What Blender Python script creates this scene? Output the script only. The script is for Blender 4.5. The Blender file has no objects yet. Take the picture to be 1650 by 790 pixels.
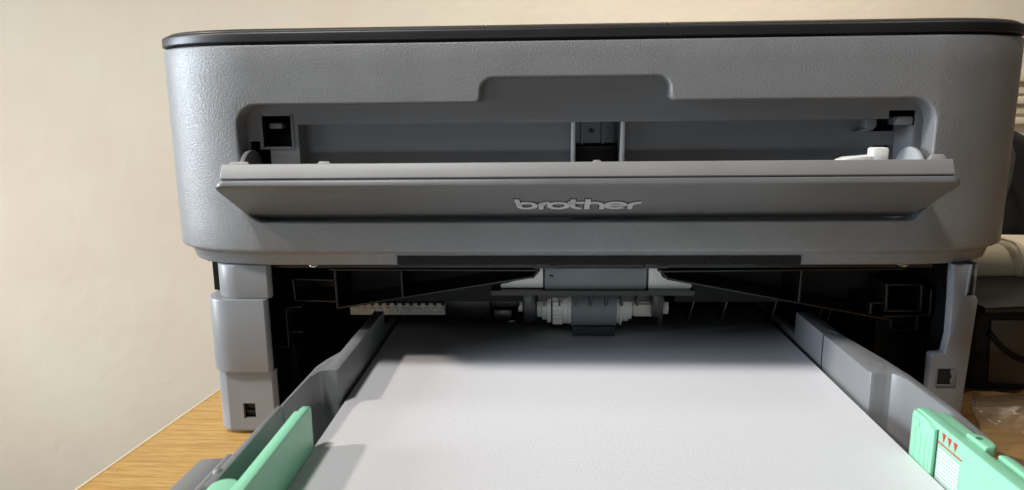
import bpy, bmesh, math, random
from mathutils import Vector, Matrix, noise
random.seed(7)
C = bpy.context.scene
MM = 0.001
R = math.radians

# ------------------------------------------------------------------ camera
cam_d = bpy.data.cameras.new('camera')
cam = bpy.data.objects.new('camera', cam_d)
C.collection.objects.link(cam)
C.camera = cam
cam_d.sensor_width = 36.0
cam_d.lens = 1162.9 / 1650.0 * 36.0
cam_d.clip_start = 0.01
cam_d.clip_end = 50
yaw, pitch, roll = .0471, .1913, -.0111
fwd = Vector((-math.sin(yaw) * math.cos(pitch), math.cos(yaw) * math.cos(pitch), -math.sin(pitch)))
rt = Vector((math.cos(yaw), math.sin(yaw), 0))
up = rt.cross(fwd)
r2 = rt * math.cos(roll) + up * math.sin(roll)
u2 = -rt * math.sin(roll) + up * math.cos(roll)
m = Matrix((r2, u2, -fwd)).transposed().to_4x4()
m.translation = Vector((-7.97, -316.4, 163.0)) * MM
cam.matrix_world = m
cam_d.dof.use_dof = True
cam_d.dof.focus_distance = 0.33
cam_d.dof.aperture_fstop = 20

# ------------------------------------------------------------------ world and lamps
w = bpy.data.worlds.new('World')
C.world = w
w.use_nodes = True
bg = w.node_tree.nodes['Background']
bg.inputs[0].default_value = (0.95, 0.97, 1.0, 1)
bg.inputs[1].default_value = 0.02


def area(name, pos, target, size, power, col, size_y=None, spread=180):
    d = bpy.data.lights.new(name, 'AREA')
    d.energy = power
    d.color = col
    d.size = size * MM
    d.spread = R(spread)
    if size_y:
        d.shape = 'RECTANGLE'
        d.size_y = size_y * MM
    o = bpy.data.objects.new(name, d)
    C.collection.objects.link(o)
    o.location = Vector(pos) * MM
    o.rotation_euler = (Vector(target) - Vector(pos)).to_track_quat('-Z', 'Y').to_euler()
    return o


KD = Vector((15, 4.3, -13)).normalized()
area('room_lamp', Vector((0, -30, 60)) - KD * 1900, (0, -30, 60), 100, 2.3, (1, .90, .79), None, 75)
area('window_light', (-1500, -330, 500), (100, 0, 60), 380, 6.0, (.66, .81, 1.0), 340)
area('side_window', (-1300, -100, 320), (-150, 0, 130), 300, 1.9, (.80, .90, 1.0), 620, 60)
FD = Vector((.85, .95, -2.1)).normalized()
area('room_fill', Vector((0, 0, 110)) - FD * 1600, (0, 0, 110), 160, 4.2, (1, .98, .95), None, 100)
area('low_fill', (-1250, -1300, 60), (0, 0, 120), 800, 2.1, (.74, .88, 1.0), 90)  # added low front fill for upright faces, kept grazing over the paper
area('room_behind', (-200, -2300, 45), (0, 0, 80), 1100, 3.2, (.88, .94, 1.0), 70)
area('wall_top_fill', (500, 200, 1000), (60, 600, 230), 400, 2.25, (1, .94, .82), None, 75)  # added fill for the upper wall, narrowed to miss the paper
area('wall_fill', (-1350, 40, 120), (-430, 600, -120), 500, 2.7, (1, .98, .92), None, 95)  # added fill for the left wall, set back to miss the printer front

C.view_settings.view_transform = 'Standard'
C.view_settings.look = 'None'
C.view_settings.exposure = 0
C.view_settings.gamma = 1


# ------------------------------------------------------------------ materials
def mat(name, col, rough=.5, bump=0, bscale=800, spec=.5, metal=0, var=0, vscale=40, coat=0, bdist=.0003, detail=3, speck=0, sscale=1500):
    m = bpy.data.materials.new(name)
    m.use_nodes = True
    nt = m.node_tree
    b = nt.nodes['Principled BSDF']
    b.inputs['Base Color'].default_value = (*col, 1)
    b.inputs['Roughness'].default_value = rough
    b.inputs['Metallic'].default_value = metal
    b.inputs['Specular IOR Level'].default_value = spec
    b.inputs['Coat Weight'].default_value = coat
    tc = nt.nodes.new('ShaderNodeTexCoord')
    if var:
        n = nt.nodes.new('ShaderNodeTexNoise')
        n.inputs['Scale'].default_value = vscale
        n.inputs['Detail'].default_value = 5
        nt.links.new(tc.outputs['Object'], n.inputs['Vector'])
        r = nt.nodes.new('ShaderNodeValToRGB')
        r.color_ramp.elements[0].position = .3
        r.color_ramp.elements[1].position = .7
        r.color_ramp.elements[0].color = (*[c * (1 - var) for c in col], 1)
        r.color_ramp.elements[1].color = (*[min(1, c * (1 + var)) for c in col], 1)
        nt.links.new(n.outputs['Fac'], r.inputs[0])
        nt.links.new(r.outputs[0], b.inputs['Base Color'])
        rr = nt.nodes.new('ShaderNodeMapRange')
        rr.inputs['To Min'].default_value = rough * .88
        rr.inputs['To Max'].default_value = min(1, rough * 1.12)
        nt.links.new(n.outputs['Fac'], rr.inputs['Value'])
        nt.links.new(rr.outputs[0], b.inputs['Roughness'])
    if speck:
        sn = nt.nodes.new('ShaderNodeTexNoise')
        sn.inputs['Scale'].default_value = sscale
        sn.inputs['Detail'].default_value = 2
        nt.links.new(tc.outputs['Object'], sn.inputs['Vector'])
        mr = nt.nodes.new('ShaderNodeMapRange')
        mr.inputs['From Min'].default_value = .3
        mr.inputs['From Max'].default_value = .7
        mr.inputs['To Min'].default_value = 1 - speck
        mr.inputs['To Max'].default_value = 1 + speck
        nt.links.new(sn.outputs['Fac'], mr.inputs['Value'])
        vm = nt.nodes.new('ShaderNodeVectorMath')
        vm.operation = 'SCALE'
        if b.inputs['Base Color'].is_linked:
            nt.links.new(b.inputs['Base Color'].links[0].from_socket, vm.inputs[0])
        else:
            vm.inputs[0].default_value = col
        nt.links.new(mr.outputs[0], vm.inputs['Scale'])
        nt.links.new(vm.outputs[0], b.inputs['Base Color'])
    if bump:
        n = nt.nodes.new('ShaderNodeTexNoise')
        n.inputs['Scale'].default_value = bscale
        n.inputs['Detail'].default_value = detail
        nt.links.new(tc.outputs['Object'], n.inputs['Vector'])
        bp = nt.nodes.new('ShaderNodeBump')
        bp.inputs['Strength'].default_value = bump
        bp.inputs['Distance'].default_value = bdist
        nt.links.new(n.outputs['Fac'], bp.inputs['Height'])
        nt.links.new(bp.outputs[0], b.inputs['Normal'])
    return m


GREY = (.235, .240, .247)
M = {}
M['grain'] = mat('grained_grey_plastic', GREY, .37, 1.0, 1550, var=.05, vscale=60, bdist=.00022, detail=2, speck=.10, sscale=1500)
M['grey'] = mat('smooth_grey_plastic', (.24, .247, .258), .38, .25, 1500, var=.04, vscale=50, bdist=.0001)
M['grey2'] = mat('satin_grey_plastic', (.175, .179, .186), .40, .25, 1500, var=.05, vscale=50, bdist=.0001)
M['frame'] = mat('frame_grey_plastic', (.30, .298, .296), .45, .3, 1400, var=.04, vscale=50, bdist=.0001)
M['flap'] = mat('flap_grey_plastic', (.165, .167, .17), .38, .35, 1400, var=.04, vscale=50, bdist=.00012)
M['tray'] = mat('tray_grey_plastic', (.215, .22, .228), .33, .2, 1400, var=.06, vscale=40, bdist=.0001)
M['lid'] = mat('lid_black_plastic', (.016, .016, .017), .42, .3, 900, var=.1, bdist=.0001)
M['lidtop'] = mat('lid_top_black_plastic', (.03, .026, .022), .38, var=.1)
M['black'] = mat('black_plastic', (.007, .0072, .008), .30, .2, 900, var=.15, bdist=.0001)
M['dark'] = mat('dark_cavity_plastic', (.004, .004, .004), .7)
M['darkgrey'] = mat('dark_grey_plastic', (.03, .03, .03), .5, var=.1)
M['white'] = mat('white_plastic', (.90, .89, .84), .42, var=.05, vscale=80)
M['arm_lit'] = mat('lit_arm_plastic', (.48, .50, .52), .4)
M['ivory'] = mat('ivory_plastic', (.78, .76, .68), .45, var=.08, vscale=90)
M['rubber'] = mat('grey_rubber', (.26, .285, .305), .62, .4, 1800, var=.1, bdist=.0001)
M['rubber2'] = mat('worn_grey_rubber', (.05, .052, .055), .75, .4, 1800, bdist=.0001)
M['foam'] = mat('black_foam', (.012, .0115, .011), .85, 1.0, 1300, spec=.35, bdist=.0008, detail=6)
M['green'] = mat('mint_green_plastic', (.30, .70, .46), .36, .12, 1200, var=.03, bdist=.0001)
M['green_dark'] = mat('deep_green_plastic', (.06, .20, .11), .5)
M['red'] = mat('red_print', (.62, .03, .035), .5)
M['print'] = mat('white_print', (.82, .86, .84), .5)
M['logo'] = mat('silver_letter', (.62, .62, .62), .35, metal=.1)
M['metal'] = mat('screw_metal', (.7, .7, .68), .25, metal=1)
M['beige'] = mat('cream_cloth', (.78, .66, .45), .8, .3, 900, var=.08, bdist=.0003)
M['taupe'] = mat('smoky_plastic', (.06, .052, .04), .35, var=.12, vscale=30)
M['bag'] = mat('black_nylon', (.003, .003, .003), .75, .5, 1500, bdist=.0002)
M['strap'] = mat('grey_webbing', (.08, .078, .072), .7, .5, 1500, bdist=.0002)
M['paint'] = mat('cream_painted_wood', (.66, .56, .40), .5, var=.05)


def wood():
    m = bpy.data.materials.new('oak_laminate')
    m.use_nodes = True
    nt = m.node_tree
    b = nt.nodes['Principled BSDF']
    tc = nt.nodes.new('ShaderNodeTexCoord')
    mp = nt.nodes.new('ShaderNodeMapping')
    mp.inputs['Rotation'].default_value = (0, 0, R(-4))
    mp.inputs['Scale'].default_value = (7, 150, 20)
    nt.links.new(tc.outputs['Object'], mp.inputs['Vector'])
    n = nt.nodes.new('ShaderNodeTexNoise')
    n.inputs['Scale'].default_value = 3.2
    n.inputs['Detail'].default_value = 7
    n.inputs['Roughness'].default_value = .62
    n.inputs['Distortion'].default_value = .25
    nt.links.new(mp.outputs[0], n.inputs['Vector'])
    r = nt.nodes.new('ShaderNodeValToRGB')
    cr = r.color_ramp
    cr.elements[0].position = .28
    cr.elements[0].color = (.40, .20, .055, 1)
    cr.elements[1].position = .72
    cr.elements[1].color = (.66, .42, .155, 1)
    e = cr.elements.new(.5)
    e.color = (.56, .32, .09, 1)
    nt.links.new(n.outputs['Fac'], r.inputs[0])
    mp2 = nt.nodes.new('ShaderNodeMapping')
    mp2.inputs['Scale'].default_value = (60, 900, 60)
    nt.links.new(tc.outputs['Object'], mp2.inputs['Vector'])
    n2 = nt.nodes.new('ShaderNodeTexNoise')
    n2.inputs['Scale'].default_value = 2
    n2.inputs['Detail'].default_value = 4
    nt.links.new(mp2.outputs[0], n2.inputs['Vector'])
    mx = nt.nodes.new('ShaderNodeMix')
    mx.data_type = 'RGBA'
    mx.blend_type = 'OVERLAY'
    mx.inputs[0].default_value = .55
    nt.links.new(r.outputs[0], mx.inputs[6])
    nt.links.new(n2.outputs['Fac'], mx.inputs[7])
    nt.links.new(mx.outputs[2], b.inputs['Base Color'])
    b.inputs['Roughness'].default_value = .42
    bp = nt.nodes.new('ShaderNodeBump')
    bp.inputs['Strength'].default_value = .25
    bp.inputs['Distance'].default_value = .0002
    nt.links.new(n2.outputs['Fac'], bp.inputs['Height'])
    nt.links.new(bp.outputs[0], b.inputs['Normal'])
    return m


def plaster():
    m = bpy.data.materials.new('cream_plaster')
    m.use_nodes = True
    nt = m.node_tree
    b = nt.nodes['Principled BSDF']
    tc = nt.nodes.new('ShaderNodeTexCoord')
    n = nt.nodes.new('ShaderNodeTexNoise')
    n.inputs['Scale'].default_value = 4.5
    n.inputs['Detail'].default_value = 4
    nt.links.new(tc.outputs['Object'], n.inputs['Vector'])
    r = nt.nodes.new('ShaderNodeValToRGB')
    r.color_ramp.elements[0].position = .35
    r.color_ramp.elements[0].color = (.67, .56, .46, 1)
    r.color_ramp.elements[1].position = .68
    r.color_ramp.elements[1].color = (.70, .65, .52, 1)
    nt.links.new(n.outputs['Fac'], r.inputs[0])
    nt.links.new(r.outputs[0], b.inputs['Base Color'])
    b.inputs['Roughness'].default_value = .75
    n2 = nt.nodes.new('ShaderNodeTexNoise')
    n2.inputs['Scale'].default_value = 45
    n2.inputs['Detail'].default_value = 7
    n2.inputs['Roughness'].default_value = .5
    n2.inputs['Distortion'].default_value = .4
    nt.links.new(tc.outputs['Object'], n2.inputs['Vector'])
    bp = nt.nodes.new('ShaderNodeBump')
    bp.inputs['Strength'].default_value = .5
    bp.inputs['Distance'].default_value = .002
    nt.links.new(n2.outputs['Fac'], bp.inputs['Height'])
    nt.links.new(bp.outputs[0], b.inputs['Normal'])
    return m


def paper_mat():
    m = mat('white_paper', (.755, .755, .785), .85, .6, 1300, spec=.12, bdist=.00016, detail=4, speck=.03, sscale=1000)
    return m


def film():
    m = bpy.data.materials.new('clear_film')
    m.use_nodes = True
    nt = m.node_tree
    out = nt.nodes['Material Output']
    nt.nodes.remove(nt.nodes['Principled BSDF'])
    t = nt.nodes.new('ShaderNodeBsdfTransparent')
    t.inputs[0].default_value = (.86, .85, .84, 1)
    g = nt.nodes.new('ShaderNodeBsdfGlossy')
    g.inputs[0].default_value = (.8, .78, .75, 1)
    g.inputs['Roughness'].default_value = .14
    d = nt.nodes.new('ShaderNodeBsdfDiffuse')
    d.inputs[0].default_value = (.40, .37, .34, 1)
    fr = nt.nodes.new('ShaderNodeLayerWeight')
    fr.inputs[0].default_value = .25
    ad = nt.nodes.new('ShaderNodeMixShader')
    ad.inputs[0].default_value = .13
    nt.links.new(t.outputs[0], ad.inputs[1])
    nt.links.new(d.outputs[0], ad.inputs[2])
    mx = nt.nodes.new('ShaderNodeMixShader')
    nt.links.new(fr.outputs['Fresnel'], mx.inputs[0])
    nt.links.new(ad.outputs[0], mx.inputs[1])
    nt.links.new(g.outputs[0], mx.inputs[2])
    nt.links.new(mx.outputs[0], out.inputs[0])
    return m


M['wood'] = wood()
M['plaster'] = plaster()
M['paper'] = paper_mat()
M['film'] = film()
M['edge_pale'] = mat('desk_edge_band', (.72, .58, .38), .4)  # pale strip along the desk's left edge


# ------------------------------------------------------------------ mesh helpers (all lengths in millimetres)
def box(bm, x0, x1, y0, y1, z0, z1, bev=0, seg=2):
    vs = [bm.verts.new((x, y, z)) for x in (x0, x1) for y in (y0, y1) for z in (z0, z1)]
    F = [(0, 1, 3, 2), (4, 6, 7, 5), (0, 4, 5, 1), (2, 3, 7, 6), (0, 2, 6, 4), (1, 5, 7, 3)]
    fs = [bm.faces.new([vs[i] for i in f]) for f in F]
    if bev:
        es = list({e for f in fs for e in f.edges})
        bmesh.ops.bevel(bm, geom=es, offset=bev, segments=seg, affect='EDGES', profile=.5)
    return bm


def prism(bm, pts, axis, a, b, bev=0, seg=2):
    """closed polygon pts (p,q) extruded along axis from a to b. axis 'y': pts=(x,z); 'x': (y,z); 'z': (x,y)"""
    def P(p, t):
        return {'y': (p[0], t, p[1]), 'x': (t, p[0], p[1]), 'z': (p[0], p[1], t)}[axis]
    A = [bm.verts.new(P(p, a)) for p in pts]
    B = [bm.verts.new(P(p, b)) for p in pts]
    n = len(pts)
    fs = [bm.faces.new(A), bm.faces.new(B[::-1])]
    for i in range(n):
        fs.append(bm.faces.new((A[i], B[i], B[(i + 1) % n], A[(i + 1) % n])))
    bmesh.ops.recalc_face_normals(bm, faces=fs)
    if bev:
        es = list({e for f in fs[:2] for e in f.edges})
        bmesh.ops.bevel(bm, geom=es, offset=bev, segments=seg, affect='EDGES', profile=.5)
    return bm


def cyl(bm, c, r, a, b, axis='x', n=32, r2=None):
    r2 = r if r2 is None else r2
    def P(t, rr, ang):
        u, v = rr * math.cos(ang), rr * math.sin(ang)
        return {'x': (t, c[0] + u, c[1] + v), 'y': (c[0] + u, t, c[1] + v), 'z': (c[0] + u, c[1] + v, t)}[axis]
    A = [bm.verts.new(P(a, r, 2 * math.pi * i / n)) for i in range(n)]
    B = [bm.verts.new(P(b, r2, 2 * math.pi * i / n)) for i in range(n)]
    fs = [bm.faces.new(A), bm.faces.new(B[::-1])]
    for i in range(n):
        fs.append(bm.faces.new((A[i], A[(i + 1) % n], B[(i + 1) % n], B[i])))
    bmesh.ops.recalc_face_normals(bm, faces=fs)
    return bm


def bar(bm, p, q, y0, y1, t=1.3):
    """thin web in the x-z plane from p to q, running back from y0 to y1"""
    d = Vector((q[0] - p[0], q[1] - p[1]))
    d.normalize()
    n = Vector((-d.y, d.x)) * t / 2
    e = d * t / 2
    P = [(p[0] - e.x + n.x, p[1] - e.y + n.y), (q[0] + e.x + n.x, q[1] + e.y + n.y),
         (q[0] + e.x - n.x, q[1] + e.y - n.y), (p[0] - e.x - n.x, p[1] - e.y - n.y)]
    return prism(bm, P, 'y', y0, y1, .3, 1)


def tube(bm, pts, r, n=10):
    rings = []
    for i, p in enumerate(pts):
        p = Vector(p)
        d = (Vector(pts[min(i + 1, len(pts) - 1)]) - Vector(pts[max(i - 1, 0)])).normalized()
        a = d.cross(Vector((0, 1, 0.1))).normalized()
        b = d.cross(a)
        rr = r[i] if isinstance(r, (list, tuple)) else r
        rings.append([bm.verts.new(p + (a * math.cos(2 * math.pi * k / n) + b * math.sin(2 * math.pi * k / n)) * rr) for k in range(n)])
    for A, B in zip(rings, rings[1:]):
        for k in range(n):
            bm.faces.new((A[k], A[(k + 1) % n], B[(k + 1) % n], B[k]))
    bm.faces.new(rings[0][::-1])
    bm.faces.new(rings[-1])
    return bm


ORG = {}


def thing(name, label, cat, loc, group=None):
    o = bpy.data.objects.new(name, None)
    C.collection.objects.link(o)
    o.empty_display_size = .02
    o.location = Vector(loc) * MM
    o['label'] = label
    o['category'] = cat
    if group:
        o['group'] = group
    ORG[o.name] = Vector(loc)
    return o


def obj(name, bm, m, parent=None, label=None, smooth=35, origin=None, kind=None):
    org = ORG[parent.name] if parent is not None else Vector(origin or (0, 0, 0))
    for v in bm.verts:
        v.co = (v.co - org) * MM
    bm.normal_update()
    me = bpy.data.meshes.new(name)
    bm.to_mesh(me)
    bm.free()
    mats = m if isinstance(m, (list, tuple)) else [m]
    for k in mats:
        me.materials.append(M[k])
    if smooth:
        me.shade_smooth()
        me.set_sharp_from_angle(angle=R(smooth))
    o = bpy.data.objects.new(name, me)
    C.collection.objects.link(o)
    if parent is not None:
        o.parent = parent
    else:
        o.location = org * MM
    ORG[o.name] = org
    if label:
        o['label'] = label
    if kind:
        o['kind'] = kind
    return o


def twin(o, d, label=None):
    """a copy of a part, sharing its mesh, moved by d millimetres"""
    c = o.copy()
    C.collection.objects.link(c)
    c.parent = o.parent
    c.location = o.location + Vector(d) * MM
    ORG[c.name] = ORG[o.name]
    if label:
        c['label'] = label
    return c


def B():
    return bmesh.new()


# ------------------------------------------------------------------ the setting
bm = B()
box(bm, -2600, 2200, 600, 640, -740, 1700)
obj('wall', bm, 'plaster', kind='structure')
bm = B()
box(bm, -2600, 2200, -1800, 640, -760, -740)
obj('floor', bm, 'darkgrey', kind='structure')

tr = thing('window_ledge_moulding', 'cream painted horizontal moulding on the wall at the far right above the black bag', 'moulding', (620, 600, 120))
for z0, z1, d in ((184, 196, 14), (170, 178, 8), (158, 167, 12), (146, 154, 6), (134, 142, 10)):
    bm = B()
    box(bm, 480, 900, 600 - d, 600, z0, z1, 1.5)
    obj('rail', bm, 'paint', tr)

desk = thing('desk', 'light oak wooden desk top under the grey printer', 'desk', (150, 150, -26))
ex = lambda y: -200.2 + .1116 * y
bm = B()
P = [(ex(-700) + 1.2, -700), (900, -700), (900, 520), (ex(520) + 1.2, 520)]
prism(bm, P, 'z', -20, 6.5)
obj('desk_top', bm, 'wood', desk)
bm = B()
P = [(ex(-700) - .4, -700), (ex(-700) + 1.2, -700), (ex(520) + 1.2, 520), (ex(520) - .4, 520)]
prism(bm, P, 'z', -20, 6.7, .3)
obj('edge_band', bm, 'edge_pale', desk)
for x, y in ((-150, -640), (840, -640), (-90, 460), (840, 460)):
    bm = B()
    box(bm, x, x + 50, y, y + 50, -740, -20)
    obj('leg', bm, 'wood', desk)

# ------------------------------------------------------------------ the printer
pr = thing('printer', 'grey multifunction laser printer with black lid, front flap open and paper tray pulled out', 'printer', (9, 180, 0))

XL, XR, YB = -191., 209., 360.
RX, RY, EX = 56., 44., 2.15


def corner(side, t):
    c, s = math.cos(t), math.sin(t)
    px = RX * (1 - abs(c) ** (2 / EX))
    py = RY * (1 - abs(s) ** (2 / EX))
    return (XL + px, py) if side < 0 else (XR - px, py)


def yfront(x):
    if x < XL + RX:
        u = (XL + RX - x) / RX
    elif x > XR - RX:
        u = (x - XR + RX) / RX
    else:
        return 0.
    u = min(u, 1)
    return RY * (1 - (1 - u ** EX) ** (1 / EX))


RL, RR, ZB, ZT = -144.8, 157.6, 111.2, 165.3


def arc(cx, cz, r, a0, a1, n=7):
    return [(cx + r * math.cos(R(a0 + (a1 - a0) * i / n)), cz + r * math.sin(R(a0 + (a1 - a0) * i / n))) for i in range(n + 1)]


topc = arc(RL + 10, ZT - 10, 10, 180, 90)
topc += [(-60, ZT), (-38.6, ZT), (-37.6, ZT + .2), (-37.1, ZT + 1)] + arc(-30.4, 169.2, 6.5, 180, 90) + [(0, 175.75)] + arc(40, 169.2, 6.5, 90, 0)
topc += [(46.7, ZT + 1), (47.2, ZT + .2), (48.2, ZT), (80, ZT)] + arc(RR - 11, ZT - 11, 11, 90, 0)
botc = arc(RL + 11, ZB + 11, 11, 180, 270) + [(-50, ZB), (50, ZB)] + arc(RR - 9, ZB + 9, 9, 270, 360)


def interp(L, x):
    if x <= L[0][0]:
        return L[0][1]
    for (a, za), (b, zb) in zip(L, L[1:]):
        if a <= x <= b:
            return za if b - a < 1e-6 else za + (zb - za) * (x - a) / (b - a)
    return L[-1][1]


xs = sorted({round(p[0], 3) for p in topc + botc})
plan = [(XL, YB, None), (XL, 200, None), (XL, 80, None)]
N = 20
arcpts = [corner(-1, math.pi / 2 * i / N) for i in range(N + 1)]
for px, py in arcpts:
    if px < RL - .5:
        plan.append((px, py, None))
for x in xs:
    plan.append((x, yfront(x), 1))
for px, py in [corner(1, math.pi / 2 * i / N) for i in range(N, -1, -1)]:
    if px > RR + .5:
        plan.append((px, py, None))
plan += [(XR, 80, None), (XR, 200, None), (XR, YB, None)]
PN = []
for i, p in enumerate(plan):
    a = plan[max(i - 1, 0)]
    b = plan[min(i + 1, len(plan) - 1)]
    d = Vector((b[0] - a[0], b[1] - a[1])).normalized()
    PN.append(Vector((-d.y, d.x)))      # points to the inside
TOPROW = [(189.8, 3), (189.8, .8), (189.55, .3), (189.0, .05)]
BOTROW = [(100, 0), (99.2, .15), (98.6, .6), (98.1, 1.5), (97.4, 3.0), (96.6, 4.3), (95.8, 4.8), (92.4, 5.8), (91.5, 6.2), (91.1, 6.9), (91.0, 14)]
bm = B()
grid = []
for (x, y, fl), n in zip(plan, PN):
    zt = interp(topc, x) if fl else None
    zb = interp(botc, x) if fl else None
    if fl is None:
        zt, zb = ZT - 10, ZB + 10
    up_rows = [(z, i) for z, i in TOPROW] + [(zt + (189 - zt) * k, 0) for k in (.66, .33, 0)]
    lo_rows = [(zb + (100 - zb) * k, 0) for k in (0, .5)] + BOTROW
    col = [[bm.verts.new((x + n.x * i, y + n.y * i, z)) for z, i in up_rows],
           [bm.verts.new((x + n.x * i, y + n.y * i, z)) for z, i in lo_rows]]
    grid.append(col)
for i in range(len(plan) - 1):
    A, Bc = grid[i], grid[i + 1]
    for k in (0, 1):
        for j in range(len(A[k]) - 1):
            bm.faces.new((A[k][j], A[k][j + 1], Bc[k][j + 1], Bc[k][j]))
    if not (plan[i][2] and plan[i + 1][2]):
        bm.faces.new((A[0][-1], A[1][0], Bc[1][0], Bc[0][-1]))
# recess walls with a rolled lip
loop = topc + botc[::-1][1:-1]
loop = [p for i, p in enumerate(loop) if i == 0 or (Vector(p) - Vector(loop[i - 1])).length > .02]
n = len(loop)
rings = []
PROF = [(0, 0), (.25, .02), (.55, .15), (.8, .4), (.95, .8), (1.2, 10.3)]
for i, p in enumerate(loop):
    a = Vector(loop[i - 1])
    b = Vector(loop[(i + 1) % n])
    d = (b - a).normalized()
    nn = Vector((d.y, -d.x))
    y0 = yfront(p[0])
    rings.append([bm.verts.new((p[0] + nn.x * q, y0 + dy, p[1] + nn.y * q)) for q, dy in PROF])
for i in range(n):
    A, Bc = rings[i], rings[(i + 1) % n]
    for j in range(len(PROF) - 1):
        bm.faces.new((A[j], Bc[j], Bc[j + 1], A[j + 1]))
bmesh.ops.remove_doubles(bm, verts=bm.verts, dist=.004)
bmesh.ops.recalc_face_normals(bm, faces=bm.faces)
house = obj('scanner_housing', bm, 'grain', pr, smooth=50)

# rear and underside closing plates
bm = B()
box(bm, XL + 14, XR - 14, 30, YB - 2, 88, 91)
box(bm, XL + 40, XR - 40, 14.2, 30, 88, 91)
box(bm, XL + .5, XR - .5, YB - 2, YB, 88, 189)
obj('housing_underside', bm, 'black', pr)


# lid
def outline(ins, back=YB):
    out = []
    pts = [(XL, back)] + [corner(-1, math.pi / 2 * i / 18) for i in range(19)] + [corner(1, math.pi / 2 * i / 18) for i in range(18, -1, -1)] + [(XR, back)]
    for i, p in enumerate(pts):
        a = pts[max(i - 1, 0)]
        b = pts[min(i + 1, len(pts) - 1)]
        d = Vector((b[0] - a[0], b[1] - a[1])).normalized()
        out.append((p[0] - d.y * ins, p[1] + d.x * ins))
    return out


def skirt(rows, cap=True):
    bm = B()
    rs = [[bm.verts.new((x, y, z)) for x, y in outline(i)] for z, i in rows]
    for a, b in zip(rs, rs[1:]):
        m_ = len(a)
        for k in range(m_):
            bm.faces.new((a[k], a[(k + 1) % m_], b[(k + 1) % m_], b[k]))
    if cap:
        bm.faces.new(rs[0][::-1])
        bm.faces.new(rs[-1])
    bmesh.ops.recalc_face_normals(bm, faces=bm.faces)
    return bm


obj('lid_gap', skirt([(189.0, 4), (191.2, 4)]), 'dark', pr)
lid = obj('scanner_lid', skirt([(190.9, 3.5), (190.7, 1.0), (190.9, .1), (191.3, -.3), (194.2, -.3), (194.9, 0), (195.3, .6), (195.5, 1.6)]), 'lid', pr)
for k, (a, b) in enumerate(((XL + 4, -33.6), (-33.0, 43.4), (44.0, XR - 4))):
    bm = skirt([(195.4, 1.7), (195.9, 1.9), (196.7, 3.4), (197.0, 6)])
    geom = bm.verts[:] + bm.edges[:] + bm.faces[:]
    for xx, sgn in ((a, -1), (b, 1)):
        if abs(xx) < 100:
            res = bmesh.ops.bisect_plane(bm, geom=bm.verts[:] + bm.edges[:] + bm.faces[:], plane_co=(xx, 0, 0), plane_no=(sgn, 0, 0), clear_outer=True)
            bmesh.ops.holes_fill(bm, edges=[e for e in bm.edges if e.is_boundary])
    obj('lid_panel', bm, 'lidtop', lid)
# small stops between lid and housing
for x0, x1 in ((-110, -99), (118, 140)):
    bm = B()
    box(bm, x0, x1, 1.6, 8, 189.7, 190.8)
    obj('lid_stop', bm, 'lid', lid)


# panel with rectangular holes
def plate(bm, xc, zc, holes, y0, y1):
    xc = sorted(set(xc) | {h[0] for h in holes} | {h[1] for h in holes})
    zc = sorted(set(zc) | {h[2] for h in holes} | {h[3] for h in holes})
    def solid(i, j):
        if i < 0 or j < 0 or i >= len(xc) - 1 or j >= len(zc) - 1:
            return False
        cx, cz = (xc[i] + xc[i + 1]) / 2, (zc[j] + zc[j + 1]) / 2
        return not any(h[0] < cx < h[1] and h[2] < cz < h[3] for h in holes)
    V = {}
    def v(x, y, z):
        k = (x, y, z)
        if k not in V:
            V[k] = bm.verts.new(k)
        return V[k]
    for i in range(len(xc) - 1):
        for j in range(len(zc) - 1):
            if not solid(i, j):
                continue
            a, b, c, d = xc[i], xc[i + 1], zc[j], zc[j + 1]
            bm.faces.new((v(a, y0, c), v(b, y0, c), v(b, y0, d), v(a, y0, d)))
            bm.faces.new((v(a, y1, d), v(b, y1, d), v(b, y1, c), v(a, y1, c)))
            if not solid(i - 1, j):
                bm.faces.new((v(a, y0, c), v(a, y0, d), v(a, y1, d), v(a, y1, c)))
            if not solid(i + 1, j):
                bm.faces.new((v(b, y0, c), v(b, y1, c), v(b, y1, d), v(b, y0, d)))
            if not solid(i, j - 1):
                bm.faces.new((v(a, y0, c), v(a, y1, c), v(b, y1, c), v(b, y0, c)))
            if not solid(i, j + 1):
                bm.faces.new((v(a, y0, d), v(b, y0, d), v(b, y1, d), v(a, y1, d)))
    return bm


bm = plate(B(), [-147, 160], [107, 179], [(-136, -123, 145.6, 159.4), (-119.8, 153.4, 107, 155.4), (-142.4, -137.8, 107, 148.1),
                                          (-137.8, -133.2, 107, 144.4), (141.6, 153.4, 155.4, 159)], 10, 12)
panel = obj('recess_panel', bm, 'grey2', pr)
bm = B()       # rim round the square hole, and its inner walls
for b_ in ((-137, -136, 144.6, 160), (-123, -121.8, 144.6, 160), (-136, -123, 144.6, 145.6)):
    box(bm, b_[0], b_[1], 9.4, 12.6, b_[2], b_[3], .25)
obj('hole_rim', bm, 'grey2', pr)
bm = B()
box(bm, -135.2, -128.9, 15, 22, 153.4, 156.2, .8)
peg = obj('catch_peg', bm, 'grey', pr)
bm = B()
box(bm, 145.6, 152.8, 11, 20, 152.6, 156.4, .8)
obj('catch_peg', bm, 'grey', pr)
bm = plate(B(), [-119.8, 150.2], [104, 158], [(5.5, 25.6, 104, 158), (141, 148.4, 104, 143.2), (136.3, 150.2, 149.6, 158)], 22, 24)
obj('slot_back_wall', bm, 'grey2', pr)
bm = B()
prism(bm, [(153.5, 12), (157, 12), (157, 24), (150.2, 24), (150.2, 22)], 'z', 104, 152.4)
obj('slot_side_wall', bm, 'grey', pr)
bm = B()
prism(bm, [(133, 155.4), (138, 155.4), (138, 152), (136.8, 150.6), (134, 149.8), (130.5, 149.8), (134, 151.5)], 'y', 13, 22, .3)
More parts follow.
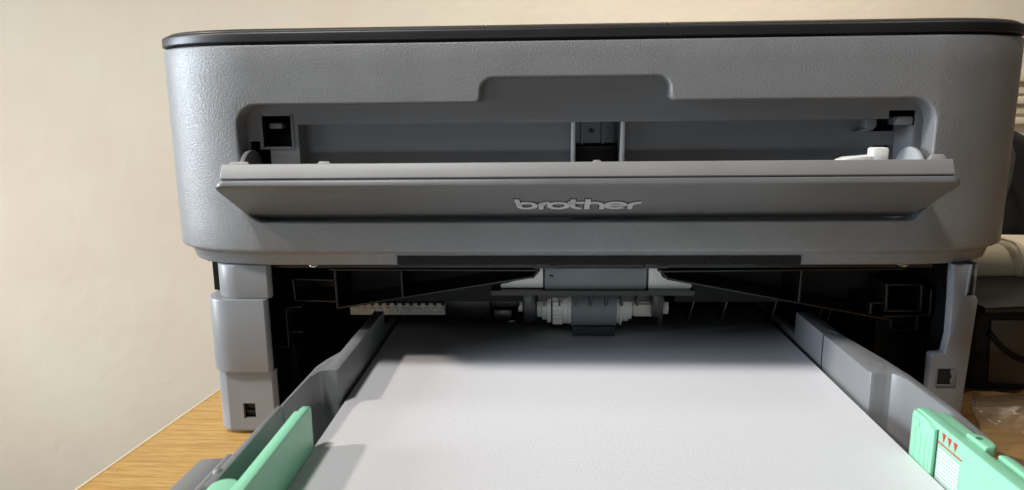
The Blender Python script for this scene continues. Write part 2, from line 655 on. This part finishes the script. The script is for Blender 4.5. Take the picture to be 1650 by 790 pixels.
obj('slot_lug', bm, 'grey2', pr)
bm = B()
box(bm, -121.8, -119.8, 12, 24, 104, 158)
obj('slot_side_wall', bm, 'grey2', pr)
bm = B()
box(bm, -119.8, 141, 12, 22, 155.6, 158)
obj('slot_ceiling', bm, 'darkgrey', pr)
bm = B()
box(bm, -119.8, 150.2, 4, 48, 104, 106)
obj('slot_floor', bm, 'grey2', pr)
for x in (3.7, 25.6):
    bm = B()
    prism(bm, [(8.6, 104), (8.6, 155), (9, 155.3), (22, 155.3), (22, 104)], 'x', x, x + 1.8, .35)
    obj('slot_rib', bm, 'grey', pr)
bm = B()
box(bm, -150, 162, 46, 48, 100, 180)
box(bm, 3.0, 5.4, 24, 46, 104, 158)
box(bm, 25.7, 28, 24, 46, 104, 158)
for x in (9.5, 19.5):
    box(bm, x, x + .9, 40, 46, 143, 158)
obj('cavity_back', bm, 'black', pr)  # black plate paints the dark depth seen through the holes
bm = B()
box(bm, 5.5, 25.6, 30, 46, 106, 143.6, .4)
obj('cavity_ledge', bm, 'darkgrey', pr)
bm = B()
cyl(bm, (14.8, 150.2), 1.0, 39, 46, 'y', 12)
obj('screw_boss', bm, 'darkgrey', pr)

# front flap, hinged at the bottom of the recess and lowered towards the viewer
FA = R(26.9)
HY, HZ = 8.0, 112.5


def flap(x, s, n_):
    return (x, HY - s * math.cos(FA) + n_ * math.sin(FA), HZ + s * math.sin(FA) + n_ * math.cos(FA))


def tilt(bm):
    for v in bm.verts:
        v.co = flap(*v.co)
    return bm


bm = B()
prism(bm, [(-143.6, 0)] + arc(-138.8, 37.8, 4.8, 180, 90, 8) + arc(149.8, 37.8, 4.8, 90, 0, 8) + [(154.6, 0)], 'z', 0, 2.9, .7, 3)
fl = obj('front_flap', tilt(bm), 'flap', pr, smooth=60)
bm = B()
box(bm, -140.2, 151.4, 5, 40.2, 2.9, 3.9)
obj('shadow_gap', tilt(bm), 'dark', fl)
bm = B()
box(bm, -141.2, 152.2, 5, 41.4, 3.9, 10.4, .45, 3)
obj('inner_frame', tilt(bm), 'frame', fl, smooth=60)
for x0, x1, z in ((-139, -129.5, 1.6), (-101.8, -95.5, 1.5), (10.5, 15.2, 1.2), (143.5, 150.5, 2.6)):
    bm = B()
    prism(bm, [(x0, 10.2), (x0 + 1.2, 10.2 + z), (x1 - 1.2, 10.2 + z), (x1, 10.2)], 'y', 37, 40.6, .25)
    obj('tab', tilt(bm), 'frame', fl)
# round-topped hinge arms at both ends
for xa, xb, nm in ((-147.6, -144.2, 0), (0, 0, 1)):
    bm = B()
    if nm == 0:
        pts = [(x, z) for x, z in arc(0, 0, 12.0, 0, 180, 16)]
        prism(bm, [(4 + p[0] * 1.2, 129.8 + p[1] * 1.22) for p in pts], 'x', -141.2, -139.0, .4)
    else:
        pts = arc(0, 0, 12.0, 0, 180, 16)
        prism(bm, [(8 + p[0] * 1.13, 129.6 + p[1] * 1.15) for p in pts], 'x', 150.4, 152.4, .4)
    obj('hinge_arm', bm, 'flap' if nm == 0 else 'arm_lit', fl)  # right arm's paler grey has the window light put into its colour
# white lever
bm = B()
prism(bm, [(113.5, 137), (114.3, 139.2), (117, 140.2), (127, 141), (127, 137)], 'y', -12, -4, .5)
prism(bm, [(126.6, 137), (126.6, 143.6), (127.4, 144.2), (132.4, 144.2), (133, 143.6), (133, 137)], 'y', -12, -6, .6)
obj('release_lever', bm, 'white', pr)


# logo: raised letters
def ring(cx, cz, rx, rz, t, a0=0, a1=360, n=28):
    full = abs(a1 - a0) >= 360
    o, i = [], []
    for k in range(n + (0 if full else 1)):
        a = R(a0 + (a1 - a0) * k / n)
        o.append((cx + rx * math.cos(a), cz + rz * math.sin(a)))
        i.append((cx + (rx - t * 1.45) * math.cos(a), cz + (rz - t) * math.sin(a)))
    return o, i, full


def strip(bm, o, i, closed, h0, h1):
    L = [[bm.verts.new((p[0], p[1], h)) for p in q] for q, h in ((o, h0), (o, h1), (i, h1), (i, h0))]
    k = len(o)
    for a in range(k if closed else k - 1):
        b = (a + 1) % k
        for s in range(4):
            bm.faces.new((L[s][a], L[s][b], L[(s + 1) % 4][b], L[(s + 1) % 4][a]))
    if not closed:
        bm.faces.new([L[s][0] for s in range(4)])
        bm.faces.new([L[s][-1] for s in range(4)][::-1])


def poly(bm, pts, h0, h1):
    A = [bm.verts.new((x, z, h0)) for x, z in pts]
    Bv = [bm.verts.new((x, z, h1)) for x, z in pts]
    bm.faces.new(A)
    bm.faces.new(Bv[::-1])
    for k in range(len(pts)):
        bm.faces.new((A[k], Bv[k], Bv[(k + 1) % len(pts)], A[(k + 1) % len(pts)]))


def letters(g, h0, h1):
    """letter shapes in logo millimetres; g grows every stroke"""
    T = 1.55 + g
    XH = 7.4
    out = []
    def new():
        b = B()
        out.append(b)
        return b
    def R_(b, cx, rx, a0=0, a1=360, n=32):
        o, i, f = ring(cx, XH / 2, rx + g, XH / 2 + g, T + g, a0, a1, n)
        strip(b, o, i, f, h0, h1)
    def Q(b, x0, z0, x1, z1, sl=0):
        poly(b, [(x0 - g, z0 - g), (x1 + g, z0 - g), (x1 + g - sl, z1 + g), (x0 - g - sl, z1 + g)], h0, h1)
    b = new(); R_(b, 5.2, 4.6); Q(b, .7, 3.4, 2.9, 10.2, .9)
    b = new(); Q(b, 10.1, 0, 12.3, 6); R_(b, 14.3, 3.9, 80, 175, 12)
    b = new(); R_(b, 18.6, 5.0)
    b = new(); Q(b, 23.6, 3.6, 25.8, 10.0); Q(b, 22.6, 6.0, 29.6, 7.4); R_(b, 28.2, 4.6, 180, 275, 12)
    b = new(); Q(b, 29.8, 0, 32.1, 10.2); R_(b, 34.0, 4.4, 5, 130, 14); Q(b, 36.2, 0, 38.4, 4.2)
    b = new(); R_(b, 43.0, 5.1, 0, 318, 28); Q(b, 39.0, 3.1, 47.9, 4.3)
    b = new(); Q(b, 48.3, 0, 50.5, 5.6); R_(b, 53.4, 5.0, 88, 165, 12)
    return out


LX, LS = -21.0, 14.0


def place_logo(bm):
    for v in bm.verts:
        u, q, h = v.co
        v.co = flap(LX + u, LS + q * 1.22, -h)
    bmesh.ops.recalc_face_normals(bm, faces=bm.faces)
    return bm


bk = B()  # enlarged near-black letters paint the shadow around the raised logo
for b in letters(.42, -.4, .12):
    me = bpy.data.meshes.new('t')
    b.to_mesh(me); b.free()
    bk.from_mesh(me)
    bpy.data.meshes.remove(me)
obj('logo_shadow', place_logo(bk), 'dark', fl, smooth=0)
for b in letters(0, -.4, .55):
    obj('logo_letter', place_logo(b), 'logo', fl, smooth=0)

# foam seal strip on the lower lip
bm = B()
xx = -75.5
steps = 90
top, bot = [], []
for i in range(steps + 1):
    x = -75.5 + 181.5 * i / steps
    top.append((x, 95.6 + .18 * noise.noise(Vector((x * .9, 0, 0)))))
    bot.append((x, 91.7 + .1 * noise.noise(Vector((x * .7, 5, 0)))))
prism(bm, top + bot[::-1], 'y', 4.2, 8)
obj('foam_seal', bm, 'foam', pr, label='black foam strip along the lower lip')
for x0 in (-76.5, 106.2):
    bm = B()
    box(bm, x0, x0 + .6, 4.4, 7, 91.6, 96, .15)
    obj('seal_stop', bm, 'grey', pr)
for x0, x1 in ((-13.4, -3), (37, 47.5)):
    bm = B()
    box(bm, x0, x1, 5.0, 16, 89.6, 92.2, .3)
    obj('lip_notch', bm, 'black', pr)
for x, y, z, r in ((-116.3, 9, 90.6, 2.6), (-5, 30, 80.2, 1.1), (154, 12, 90.1, 3.0), (47.5, 28, 83.5, 1.3)):
    bm = B()
    bmesh.ops.create_uvsphere(bm, u_segments=14, v_segments=8, radius=r)
    for v in bm.verts:
        v.co = Vector((v.co.x + x, v.co.y + y, v.co.z * .55 + z))
    obj('screw', bm, 'metal', pr)

# left front column: three segments, the middle one bulging
def colplan(ins, fi, right=-139.2):
    pts = []
    L_, Fr = -170.5 + ins, 3.6 + fi
    for k in range(9):
        a = math.pi / 2 * k / 8
        pts.append((L_ + 13 * (1 - math.cos(a)), Fr + 15 * (1 - math.sin(a))))
    pts = [(L_, 40)] + pts + [(-153, Fr), (right + .0, Fr + .3), (right + 1.2, Fr + 1.6), (right + 1.2, Fr + 4), (-158, Fr + 5), (-158, 40)]
    return pts


def column(z0, z1, ins, fi, right, holes=None, bev=.5):
    bm = B()
    prism(bm, colplan(ins, fi, right), 'z', z0, z1, bev, 2)
    return bm


lcol = obj('side_column', column(75, 91, 4.5, 2.4, -138.3), 'grey', pr, label='left front column', smooth=40)
obj('column_cover', column(39, 75, 0, 0, -139.8, bev=.8), 'grey', lcol, smooth=40)
# lower segment with a square latch hole
bm = B()
y0 = 6.2
plate(bm, [-161.5, -139.6], [9, 38.9], [(-154.6, -148.6, 14.8, 22.6)], y0, y0 + 2)
pts = [(-168.2, 40), (-168.2, 16), (-167.2, 10.5), (-165, 7.4), (-161.5, y0), (-161.5, 36)]
prism(bm, pts, 'z', 9, 38.9)
prism(bm, [(-139.6, y0), (-138.6, y0 + 1.2), (-138.6, y0 + 5), (-139.6, y0 + 5)], 'z', 9, 38.9)
box(bm, -161.5, -141, 12, 13, 9, 38.9)
box(bm, -161.4, -139.7, y0 + .2, 13, 8.4, 9.2)
obj('column_foot', bm, 'grey', lcol, smooth=40)
bm = B()
box(bm, -155.2, -148.0, 9.4, 11.9, 14, 23)
box(bm, -154.4, -149.0, 7.6, 10, 17.6, 18.4, .2)
obj('latch_slot', bm, 'black', lcol)
bm = B()
box(bm, -160, -146, 26, 40, 6.5, 9.3, .5)
obj('rubber_foot', bm, 'dark', lcol)
# dark flank behind the column
bm = B()
box(bm, -172, -150, 41, 352, 6, 88)
obj('side_panel', bm, 'black', pr, label='dark left side panel')
bm = B()
box(bm, -171, -165.8, 22, 41, 75.2, 90.9)
obj('side_panel_lug', bm, 'black', pr)

# right front column
bm = B()
P = [(174.2, 91), (175.0, 76), (175.6, 58), (174.4, 49.6), (169.4, 49.0), (168.6, 47.6), (169.3, 9), (184, 9), (186.4, 74.6), (185.4, 76.4), (180.6, 76.6), (181.6, 91)]
zs = [(181.6, 91)]
prism(bm, P, 'y', 6.5, 12, .5)
bmc = bm
rc = obj('side_column', bmc, 'grey', pr, label='right front column', smooth=40)
bm = B()
box(bm, 171.8, 179.4, 6.2, 6.6, 34.6, 42.2, .15)
obj('latch_slot', bm, 'dark', rc)
bm = B()
for b_ in ((171.2, 171.8, 34, 42.8), (179.4, 180, 34, 42.8), (171.8, 179.4, 42.2, 42.8), (171.8, 179.4, 34, 34.6)):
    box(bm, b_[0], b_[1], 5.8, 6.6, b_[2], b_[3], .15)
prism(bm, [(177.6, 42.2), (179.4, 42.2), (179.4, 34.6), (178.2, 34.6), (177.5, 36.3), (178.3, 38.4), (177.4, 40.4)], 'y', 5.9, 6.5, .15)
obj('latch_frame', bm, 'grey2', rc)
bm = B()
prism(bm, [(181.0, 91), (182.0, 91), (181.2, 78), (180.2, 76.6)], 'y', 5.6, 12, .2)
prism(bm, [(184.8, 91), (186.2, 91), (186.0, 76), (185.2, 76)], 'y', 9, 60, .2)
obj('edge_rail', bm, 'grey2', rc)
bm = B()
box(bm, 180, 187, 12.5, 352, 6, 88)
obj('side_panel', bm, 'black', pr, label='dark right side panel')
bm = B()
box(bm, 170, 181, 20, 34, 6.5, 9.2, .5)
obj('rubber_foot', bm, 'dark', rc)

# engine bay
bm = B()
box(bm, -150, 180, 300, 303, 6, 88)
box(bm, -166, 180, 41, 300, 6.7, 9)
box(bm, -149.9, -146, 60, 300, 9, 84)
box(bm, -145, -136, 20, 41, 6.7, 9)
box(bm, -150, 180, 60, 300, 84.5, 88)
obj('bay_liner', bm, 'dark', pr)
bm = B()
box(bm, -137.8, 173, 72, 75, 58, 88)
box(bm, -36, 68, 44, 72, 66.6, 69)
obj('cross_member', bm, 'black', pr)

FR = []
for nm, lines in (('left', [((-135, 78.6), (-113.2, 78)), ((-135, 78.6), (-134.2, 67.6)), ((-134.2, 67.6), (-113, 67.0)),
                            ((-115.5, 83.4), (-12, 83)), ((-113.2, 82.6), (-112.8, 63.6)), ((-112.8, 63.6), (-14, 79.8)), ((-14, 79.8), (-11.6, 82.6)),
                            ((-79.8, 82.4), (-79.5, 69.6))]),
                  ('right', [((48.4, 82.4), (165, 83.6)), ((48.4, 82.4), (52, 78.8)), ((52, 78.8), (160.2, 58.2)), ((116.1, 82.4), (115.8, 67.2)),
                             ((160.2, 58.2), (161, 53)), ((161, 53), (173.4, 53)), ((173.4, 53), (173.2, 59.3)),
                             ((150.5, 66.6), (157.4, 66.8)), ((150.5, 66.6), (150.4, 61.8))])):
    for p, q in lines:
        obj('frame_rib', bar(B(), p, q, 30, 58, 1.2), 'black', pr)
for p, q in (((156.8, 76), (173.2, 76)), ((173.2, 76), (173.8, 63)), ((173.8, 63), (157.2, 63)), ((157.2, 63), (156.8, 76)), ((178, 73), (178.4, 60.7)), ((178.4, 60.7), (157, 60.2))):
    obj('frame_rib', bar(B(), p, q, 29, 50, 1.3), 'black', pr)
for p, q in (((-147, 64.4), (-130, 65.6)), ((-147, 64.4), (-146.2, 44.6)), ((-146.2, 44.6), (-137.4, 44.6)), ((-137.4, 64), (-137.4, 44.6)), ((-137.4, 52.6), (-129.8, 52.6))):
    obj('frame_rib', bar(B(), p, q, 25, 60, 1.0), 'black', pr)
for a_, b_ in ((-113, -12), (48, 160)):
    bm = B()
    box(bm, a_, b_, 56, 58, 60, 86)
    obj('frame_web', bm, 'dark', pr)
bm = B()
box(bm, 158, 174.5, 40, 120, 20, 58)
obj('inner_side_plate', bm, 'black', pr)

# separation roller cover and its white arms
bm = B()
prism(bm, [(-8.4, 80), (44.4, 80), (44, 69.6), (43, 68.8), (-7.6, 68.8), (-8.4, 69.4)], 'y', 48, 56, .4)
obj('roller_cover', bm, 'rubber', pr)
bm = B()
prism(bm, [(-15.5, 80), (-9.2, 80), (-9.2, 69.4), (-30.6, 69.4), (-31.6, 70.2), (-31.2, 71.2), (-16.5, 75.2), (-15.3, 77)], 'y', 49, 54, .3)
obj('guide_arm', bm, 'white', pr)
bm = B()
prism(bm, [(51.5, 80), (45.2, 80), (45.2, 69), (66.6, 69), (67.6, 70.2), (67.2, 71.4), (53, 74.6), (51.6, 76.4)], 'y', 49, 54, .3)
obj('guide_arm', bm, 'white', pr)
# comb of ribs under the cross member
for i in range(8):
    x = -9.2 + i * 8.05
    bm = B()
    prism(bm, [(46, 66.6), (46, 60.6), (49, 59.4), (62, 59.4), (62, 66.6)], 'x', x, x + 1.0, .2)
    obj('comb_rib', bm, 'black', pr)
for x, z in ((68.5, 48), (86, 47.5), (112, 46), (137, 46), (142, 47)):
    bm = B()
    prism(bm, [(x, z), (x + 1.0, z), (x + 5.4, 64), (x + 4.2, 64)], 'y', 62, 72, .25)
    obj('comb_rib', bm, 'black', pr)
bm = B()
box(bm, -19.5, -13.2, 48, 62, 51, 66, .4)
box(bm, -12.5, 60, 56, 72, 60, 66)
prism(bm, [(47.4, 66), (53.2, 66), (52.4, 50.2), (50, 50.2), (50, 54.2), (47, 54.6)], 'y', 46, 52, .3)
obj('roller_holder', bm, 'black', pr)
bm = B()
box(bm, -62.8, -38, 62, 74, 48.5, 66, .4)
box(bm, -37.4, -22, 58, 66, 56.4, 62.4, .4)
box(bm, -35.6, -26, 56, 62, 50.5, 55.4, .4)
box(bm, -28, -24, 54, 60, 48.2, 50.4, .4)
obj('drive_bracket', bm, 'black', pr)
# pick-up roller assembly, axis along x
AY, AZ = 62., 55.5
pick = obj('pickup_roller', cyl(B(), (AY, AZ), 10.6, 5.8, 29.6, 'x', 40), 'rubber', pr)
bm = B()
prism(bm, [(AY - 10, 47.2), (AY - 9.6, 42.6), (AY + 4, 42.6), (AY + 4, 47)], 'x', 6.2, 28.6, .4)
obj('roller_pad', bm, 'rubber2', pick)
for x0, x1, r in ((-12.6, -9.8, 5.6), (-9.8, -7.2, 7.0), (-7.2, -4.9, 8.6), (-4.2, 1.2, 8.8), (1.2, 4.0, 9.0), (4.0, 5.8, 9.4)):
    obj('gear', cyl(B(), (AY, AZ), r, x0, x1 - .15, 'x', 36), 'white', pick)
gt = None
for k in range(24):
    a = 2 * math.pi * k / 24
    bm = B()
    box(bm, -4.1, 1.0, AY + 8.6, AY + 9.5, AZ - .5, AZ + .5)
    bmesh.ops.rotate(bm, verts=bm.verts, cent=(0, AY, AZ), matrix=Matrix.Rotation(a, 3, 'X'))
    obj('gear_tooth', bm, 'white', pick)
for x0, x1, r in ((29.6, 31.2, 8.6), (31.2, 32.6, 9.6), (32.8, 36.2, 7.6), (36.2, 38.0, 6.6), (38.0, 52.0, 4.6)):
    obj('gear', cyl(B(), (AY, AZ), r, x0, x1 - .12, 'x', 36), 'white', pick)
bm = B()
cyl(bm, (AY, AZ + .6), 4.4, 54.4, 57.4, 'x', 24)
obj('end_cap', bm, 'white', pick)
bm = B()
box(bm, 38.4, 51, AY - 5.4, AY - 3, 51.6, 58.4, .8)
obj('axle_sleeve', bm, 'ivory', pick)
bm = B()
cyl(bm, (62, 56), 3.2, -22.6, -20.4, 'x', 16)
obj('axle_end', bm, 'white', pick)
# white rack strip with bumps
bm = B()
box(bm, -116.5, -63.0, 66, 71, 49.4, 56.2, .4)
rack = obj('rack_strip', bm, 'ivory', pr)
first = None
for i in range(12):
    for j in range(2):
        if first is None:
            bm = B()
            box(bm, -113.8, -111.2, 65.0, 66.2, 51.2, 54.0, .5, 2)
            first = obj('rack_bump', bm, 'ivory', rack)
        elif j == 0:
            twin(first, (i * 4.35, 0, 0))
bm = B()
for i in range(11):
    box(bm, -109 + i * 4.35, -107.2 + i * 4.35, 65.6, 66.4, 55.0, 56.4)
obj('rack_notches', bm, 'dark', rack)

# ------------------------------------------------------------------ paper tray
tray = thing('paper_tray', 'grey paper tray pulled out below the printer, with green guides', 'paper tray', (13, 0, 8))
bm = B()
box(bm, -104, 133, -300, 190, 6, 10)
obj('tray_floor', bm, 'tray', tray)
# left wall: thick block at the back, thin wall in front
def zwall(pts, z0, z1, bev=.5):
    return prism(B(), pts, 'z', z0, z1, bev, 2)


bm = zwall([(-93.3, 48), (-93.3, -37.4), (-93.9, -38.3), (-97.5, -38.6), (-99.6, -39.4), (-101.0, -41.5), (-102.2, -46), (-103.0, -74), (-103.0, -74.4), (-104.3, -74.2), (-103.6, -34), (-101.8, -26), (-98.6, -16), (-98.6, 48)], 10.2, 57)
lw = obj('tray_wall', bm, 'tray', tray, label='left side wall of the tray')
bm = zwall([(-103.4, -74.6), (-103.4, -131), (-106.2, -131), (-105.2, -74.6)], 10.2, 57)
obj('front_wall_section', bm, 'tray', lw)
obj('rear_wall_section', zwall([(-93.5, 48.3), (-93.5, 185), (-97, 185), (-97, 48.3)], 10.2, 45), 'tray', lw)
def ringmark(cx, cy, z, rx, ry):
    bm = B()
    o, i, f = ring(cx, cy, rx, ry, .3)
    strip(bm, o, i, True, z, z + .12)
    return bm
obj('ejector_mark', ringmark(-97.9, -30.2, 56.95, 3.0, 3.6), 'grey', lw)
bm = B()
prism(bm, [(-126.5, -92), (-118.6, -91), (-118.6, -260), (-132, -260)], 'z', 38, 45, .6)
prism(bm, [(-117.6, -91), (-115.0, -91), (-116.6, -260), (-119.2, -260)], 'z', 38, 46.6, .8)
prism(bm, [(-114, -91), (-106.4, -91), (-106.4, -260), (-115.6, -260)], 'z', 38, 43.2, .4)
obj('tray_flange', bm, 'tray', tray)
bm = B()
bmesh.ops.create_uvsphere(bm, u_segments=16, v_segments=10, radius=1.5)
bmesh.ops.translate(bm, verts=bm.verts, vec=(-105.6, -122.5, 56.4))
obj('stop_nub', bm, 'grey', lw)

# right wall
pts = [(120.9, 48), (120.9, -36.8), (121.6, -38.0), (123.2, -38.4), (126.6, -38.0), (129.2, -38.8), (131.0, -41.6), (131.8, -46), (132.2, -72), (131.6, -96), (133.6, -95.6), (135.2, -72), (135.4, -40), (133.8, -22), (129.8, 8), (129.8, 48)]
bm = zwall(pts, 10.2, 57)
rw = obj('tray_wall', bm, 'tray', tray, label='right side wall of the tray')
obj('rear_wall_section', zwall([(121.1, 48.3), (121.1, 185), (125, 185), (125, 48.3)], 10.2, 45), 'tray', rw)
obj('ejector_mark', ringmark(126.6, -30.2, 56.95, 3.0, 3.6), 'grey', rw)
obj('ejector_mark', ringmark(125.0, 12, 56.95, 3.0, 4.2), 'grey', rw)
bm = B()
box(bm, 120.6, 120.95, 10.2, 10.7, 14, 56.9)
obj('wall_seam', bm, 'darkgrey', rw)
bm = B()
box(bm, 131.0, 131.7, -93, -78, 46, 55.4, .2)
obj('wall_fill', bm, 'darkgrey', rw)  # dark plate filling the see-through window in the tray wall

# green guides
bm = B()
P = [(-78.6, 12), (-78.6, 57.6), (-79.6, 59), (-82, 59.4), (-200, 59.4), (-200, 12)]
prism(bm, P, 'x', -94.3, -91.3, .5, 3)
gl = obj('paper_guide', bm, 'green', tray, label='left green paper guide', smooth=50)
bm = B()
prism(bm, [(-82.6, 56), (-82.6, 58.4), (-200, 58.4), (-200, 56)], 'x', -96.2, -94.1, .4)
obj('guide_ledge', bm, 'green', gl)
bm = B()
pts = arc(-99.6, -131.5, 4.6, 0, 180, 12) + [(-104.2, -190), (-95.0, -190)]
prism(bm, pts, 'z', 40, 57.6, 1.2, 3)
obj('squeeze_knob', bm, 'green', gl)

bm = B()
P = [(-76.2, 12), (-76.0, 57.2), (-76.8, 59), (-79, 59.5), (-200, 59.5), (-200, 12)]
prism(bm, P, 'x', 119.8, 124.0, .5, 3)
gr_ = obj('paper_guide', bm, 'green', tray, label='right green paper guide with red arrows', smooth=50)
bm = B()
prism(bm, [(-76.6, 12), (-76.4, 56.8), (-77.2, 58.6), (-79, 58.8), (-86, 58.6), (-88.6, 57.6), (-90.6, 57.4), (-90.6, 12)], 'x', 118.7, 119.9, .35, 2)
obj('end_post', bm, 'green', gr_)
for y in (-79.5, -83.2, -86.4, -88.8):
    bm = B()
    box(bm, 118.45, 118.8, y - .35, y, 14, 54, .1, 1)
    obj('moulded_rib', bm, 'green', gr_)
bm = B()
prism(bm, [(-77.6, 54.8), (-77.6, 56.6), (-82, 56.2), (-82, 54.4)], 'x', 118.2, 118.8, .2, 2)
obj('corner_nib', bm, 'green', gr_)
bm = B()
prism(bm, [(124, -80), (127.5, -79), (128.6, -82), (128.6, -96), (127.6, -100), (124, -101)], 'z', 50, 58.8, .5)
obj('guide_back_ledge', bm, 'green', gr_)
bm = B()
pts = [(124.0, -99)] + [(126.6, -99.6), (128.2, -101.2), (128.6, -104), (128.2, -107.6), (126.6, -109), (124, -109.2)]
prism(bm, pts, 'z', 57, 60.6, .7, 3)
obj('guide_tab', bm, 'green', gr_)
bm = B()
cyl(bm, (125.4, -103.2), 1.0, 60.55, 60.7, 'z', 16)
obj('tab_hole', bm, 'green_dark', gr_)
bm = B()
prism(bm, [(125.4, -113), (127.6, -113.4), (128.4, -116), (128.4, -200), (125.4, -200)], 'z', 50, 60.4, .8, 3)
obj('guide_tab', bm, 'green', gr_)
GX = 119.72
bm = B()
prism(bm, [(-91.0, 41), (-91.6, 41), (-91.6, 57.8), (-91.0, 57.8)], 'x', GX - .15, GX)
obj('guide_groove', bm, 'darkgrey', gr_)
for k in range(3):
    y = -94.6 - 3.3 * k
    bm = B()
    prism(bm, [(y - 1.15, 58.0), (y + 1.0, 58.0), (y - .1, 54.9)], 'x', GX - .12, GX)
    obj('arrow_mark', bm, 'red', gr_)
bm = B()
prism(bm, [(-91.9, 54.3), (-91.9, 53.8), (-105.2, 53.8), (-105.2, 54.3)], 'x', GX - .12, GX)
obj('fill_line', bm, 'red', gr_)
for k in range(10):
    z = 52.2 - 1.28 * k
    bm = B()
    prism(bm, [(-92.3, z), (-92.3, z - .72), (-104.6, z - .72), (-104.6, z)], 'x', GX - .12, GX)
    obj('stripe_mark', bm, 'print', gr_)

# ------------------------------------------------------------------ paper
st = thing('paper_stack', 'stack of white printer paper lying in the grey tray', 'paper', (13, -40, 14))
bm = B()
nx, ny = 24, 36
for z0, z1, nm in ((10.2, 41.8, 'ream'),):
    box(bm, -91.6, 117.9, -186, 108, z0, z1)
obj('ream', bm, 'paper', st)
bm = B()
V = [[bm.verts.new((-91.9 + 210.1 * i / nx, -187 + 296 * j / ny,
                    42.05 + .12 * noise.noise(Vector((i * .25, j * .22, 3))))) for j in range(ny + 1)] for i in range(nx + 1)]
for i in range(nx):
    for j in range(ny):
        bm.faces.new((V[i][j], V[i + 1][j], V[i + 1][j + 1], V[i][j + 1]))
ret = bmesh.ops.extrude_face_region(bm, geom=bm.faces[:])
for e in ret['geom']:
    if isinstance(e, bmesh.types.BMVert):
        e.co.z -= .11
bmesh.ops.recalc_face_normals(bm, faces=bm.faces)
obj('top_sheet', bm, 'paper', st)

# ------------------------------------------------------------------ things on the right
cs = thing('storage_case', 'low black case with smoky brown front panel on the desk right of the printer', 'case', (280, 120, 0))
bm = B()
box(bm, 224, 420, 70, 190, 0, 52, 5, 3)
obj('case_body', bm, 'bag', cs)
bm = B()
prism(bm, [(234, 12), (238, 10.5), (410, 7), (414, 48), (232, 46.5)], 'y', 68.6, 71, .6)
obj('front_panel', bm, 'taupe', cs)
bm = B()
tube(bm, [(231, 68, 40), (238, 67.6, 32), (246, 67.4, 26), (256, 67.2, 22), (268, 67.2, 20), (300, 67.4, 19)], 1.5, 8)
obj('curved_band', bm, 'bag', cs)
bm = B()
prism(bm, [(224, 52), (262, 53.4), (420, 60), (420, 64), (262, 57), (224, 55.4)], 'y', 62, 150, 1)
obj('case_rim', bm, 'black', cs)

cr = thing('cream_roll', 'cream rolled strap with raised band lying on the black case', 'strap', (290, 140, 56))
bm = B()
box(bm, 246, 440, 122, 180, 55, 75, 9, 5)
for v in bm.verts:
    v.co.z += 2.5 * math.sin((v.co.x - 246) / 40)
obj('roll', bm, 'beige', cr)
bm = B()
box(bm, 271, 286, 119, 183, 54.5, 78.5, 9, 5)
for v in bm.verts:
    v.co.x += (v.co.z - 70) * -.22
obj('raised_band', bm, 'beige', cr)

bg_ = thing('black_bag', 'black bag with curved grey handle standing behind the printer at right', 'bag', (290, 240, 0))
bm = B()
box(bm, 214, 420, 185, 330, 0, 186, 16, 6)
for v in bm.verts:
    if v.co.z > 60 and v.co.x > 214:
        v.co.z -= max(0, (v.co.x - 270)) * .6 * (v.co.z - 60) / 110
obj('bag_body', bm, 'bag', bg_)
bm = B()
tube(bm, [(266, 170, 146), (278, 165, 144), (286, 163, 138), (290, 162, 128), (290, 163, 112), (287, 165, 92), (281, 168, 72)], 2.6, 10)
obj('handle', bm, 'strap', bg_)

# crumpled clear plastic bag: big creased facets, then subdivided and rumpled
bm = B()
pv = {k: bm.verts.new(v) for k, v in dict(
    A=(184, -1.5, 27), B=(206, -5, 29), K=(188.7, -10.6, 22), M=(193.8, -11.7, 24), D=(196, -23.7, 23), E=(191, -12.9, 7.2), F=(195, -27, 7.2),
    B2=(262, -12, 31), D2=(255, -40, 24), F2=(255, -46, 7.2), G=(193, 3, 7.5), H=(205, 34, 20), H2=(265, 40, 16), J=(198, 48, 7.4), J2=(270, 55, 7.4)).items()}
for f in ('AKM', 'AMB', 'KDM', 'MDB', 'KED', 'EFD', 'AEK', 'AGE', 'DD2B', 'BD2B2', 'FF2D', 'DF2D2', 'ABH', 'BB2H2', 'BH2H', 'AHG', 'HJG', 'HH2J', 'H2J2J'):
    names, q = [], 0
    while q < len(f):
        nm = f[q] + ('2' if q + 1 < len(f) and f[q + 1] == '2' else '')
        names.append(nm)
        q += len(nm)
    bm.faces.new([pv[a] for a in names])
bmesh.ops.recalc_face_normals(bm, faces=bm.faces)
bmesh.ops.subdivide_edges(bm, edges=bm.edges[:], cuts=5, use_grid_fill=True)
for v in bm.verts:
    c_ = v.co * .16
    d_ = noise.noise_vector(c_) * 1.6 + noise.noise_vector(c_ * 3.1) * .5
    v.co += Vector((d_.x, d_.y, abs(d_.z) if v.co.z < 9 else d_.z))
o = obj('plastic_bag', bm, 'film', smooth=24, origin=(240, 25, 0))
o['label'] = 'crumpled clear plastic bag lying on the desk at the lower right'
o['category'] = 'plastic bag'

C.render.engine = 'CYCLES'
C.cycles.max_bounces = 8
C.cycles.transparent_max_bounces = 12
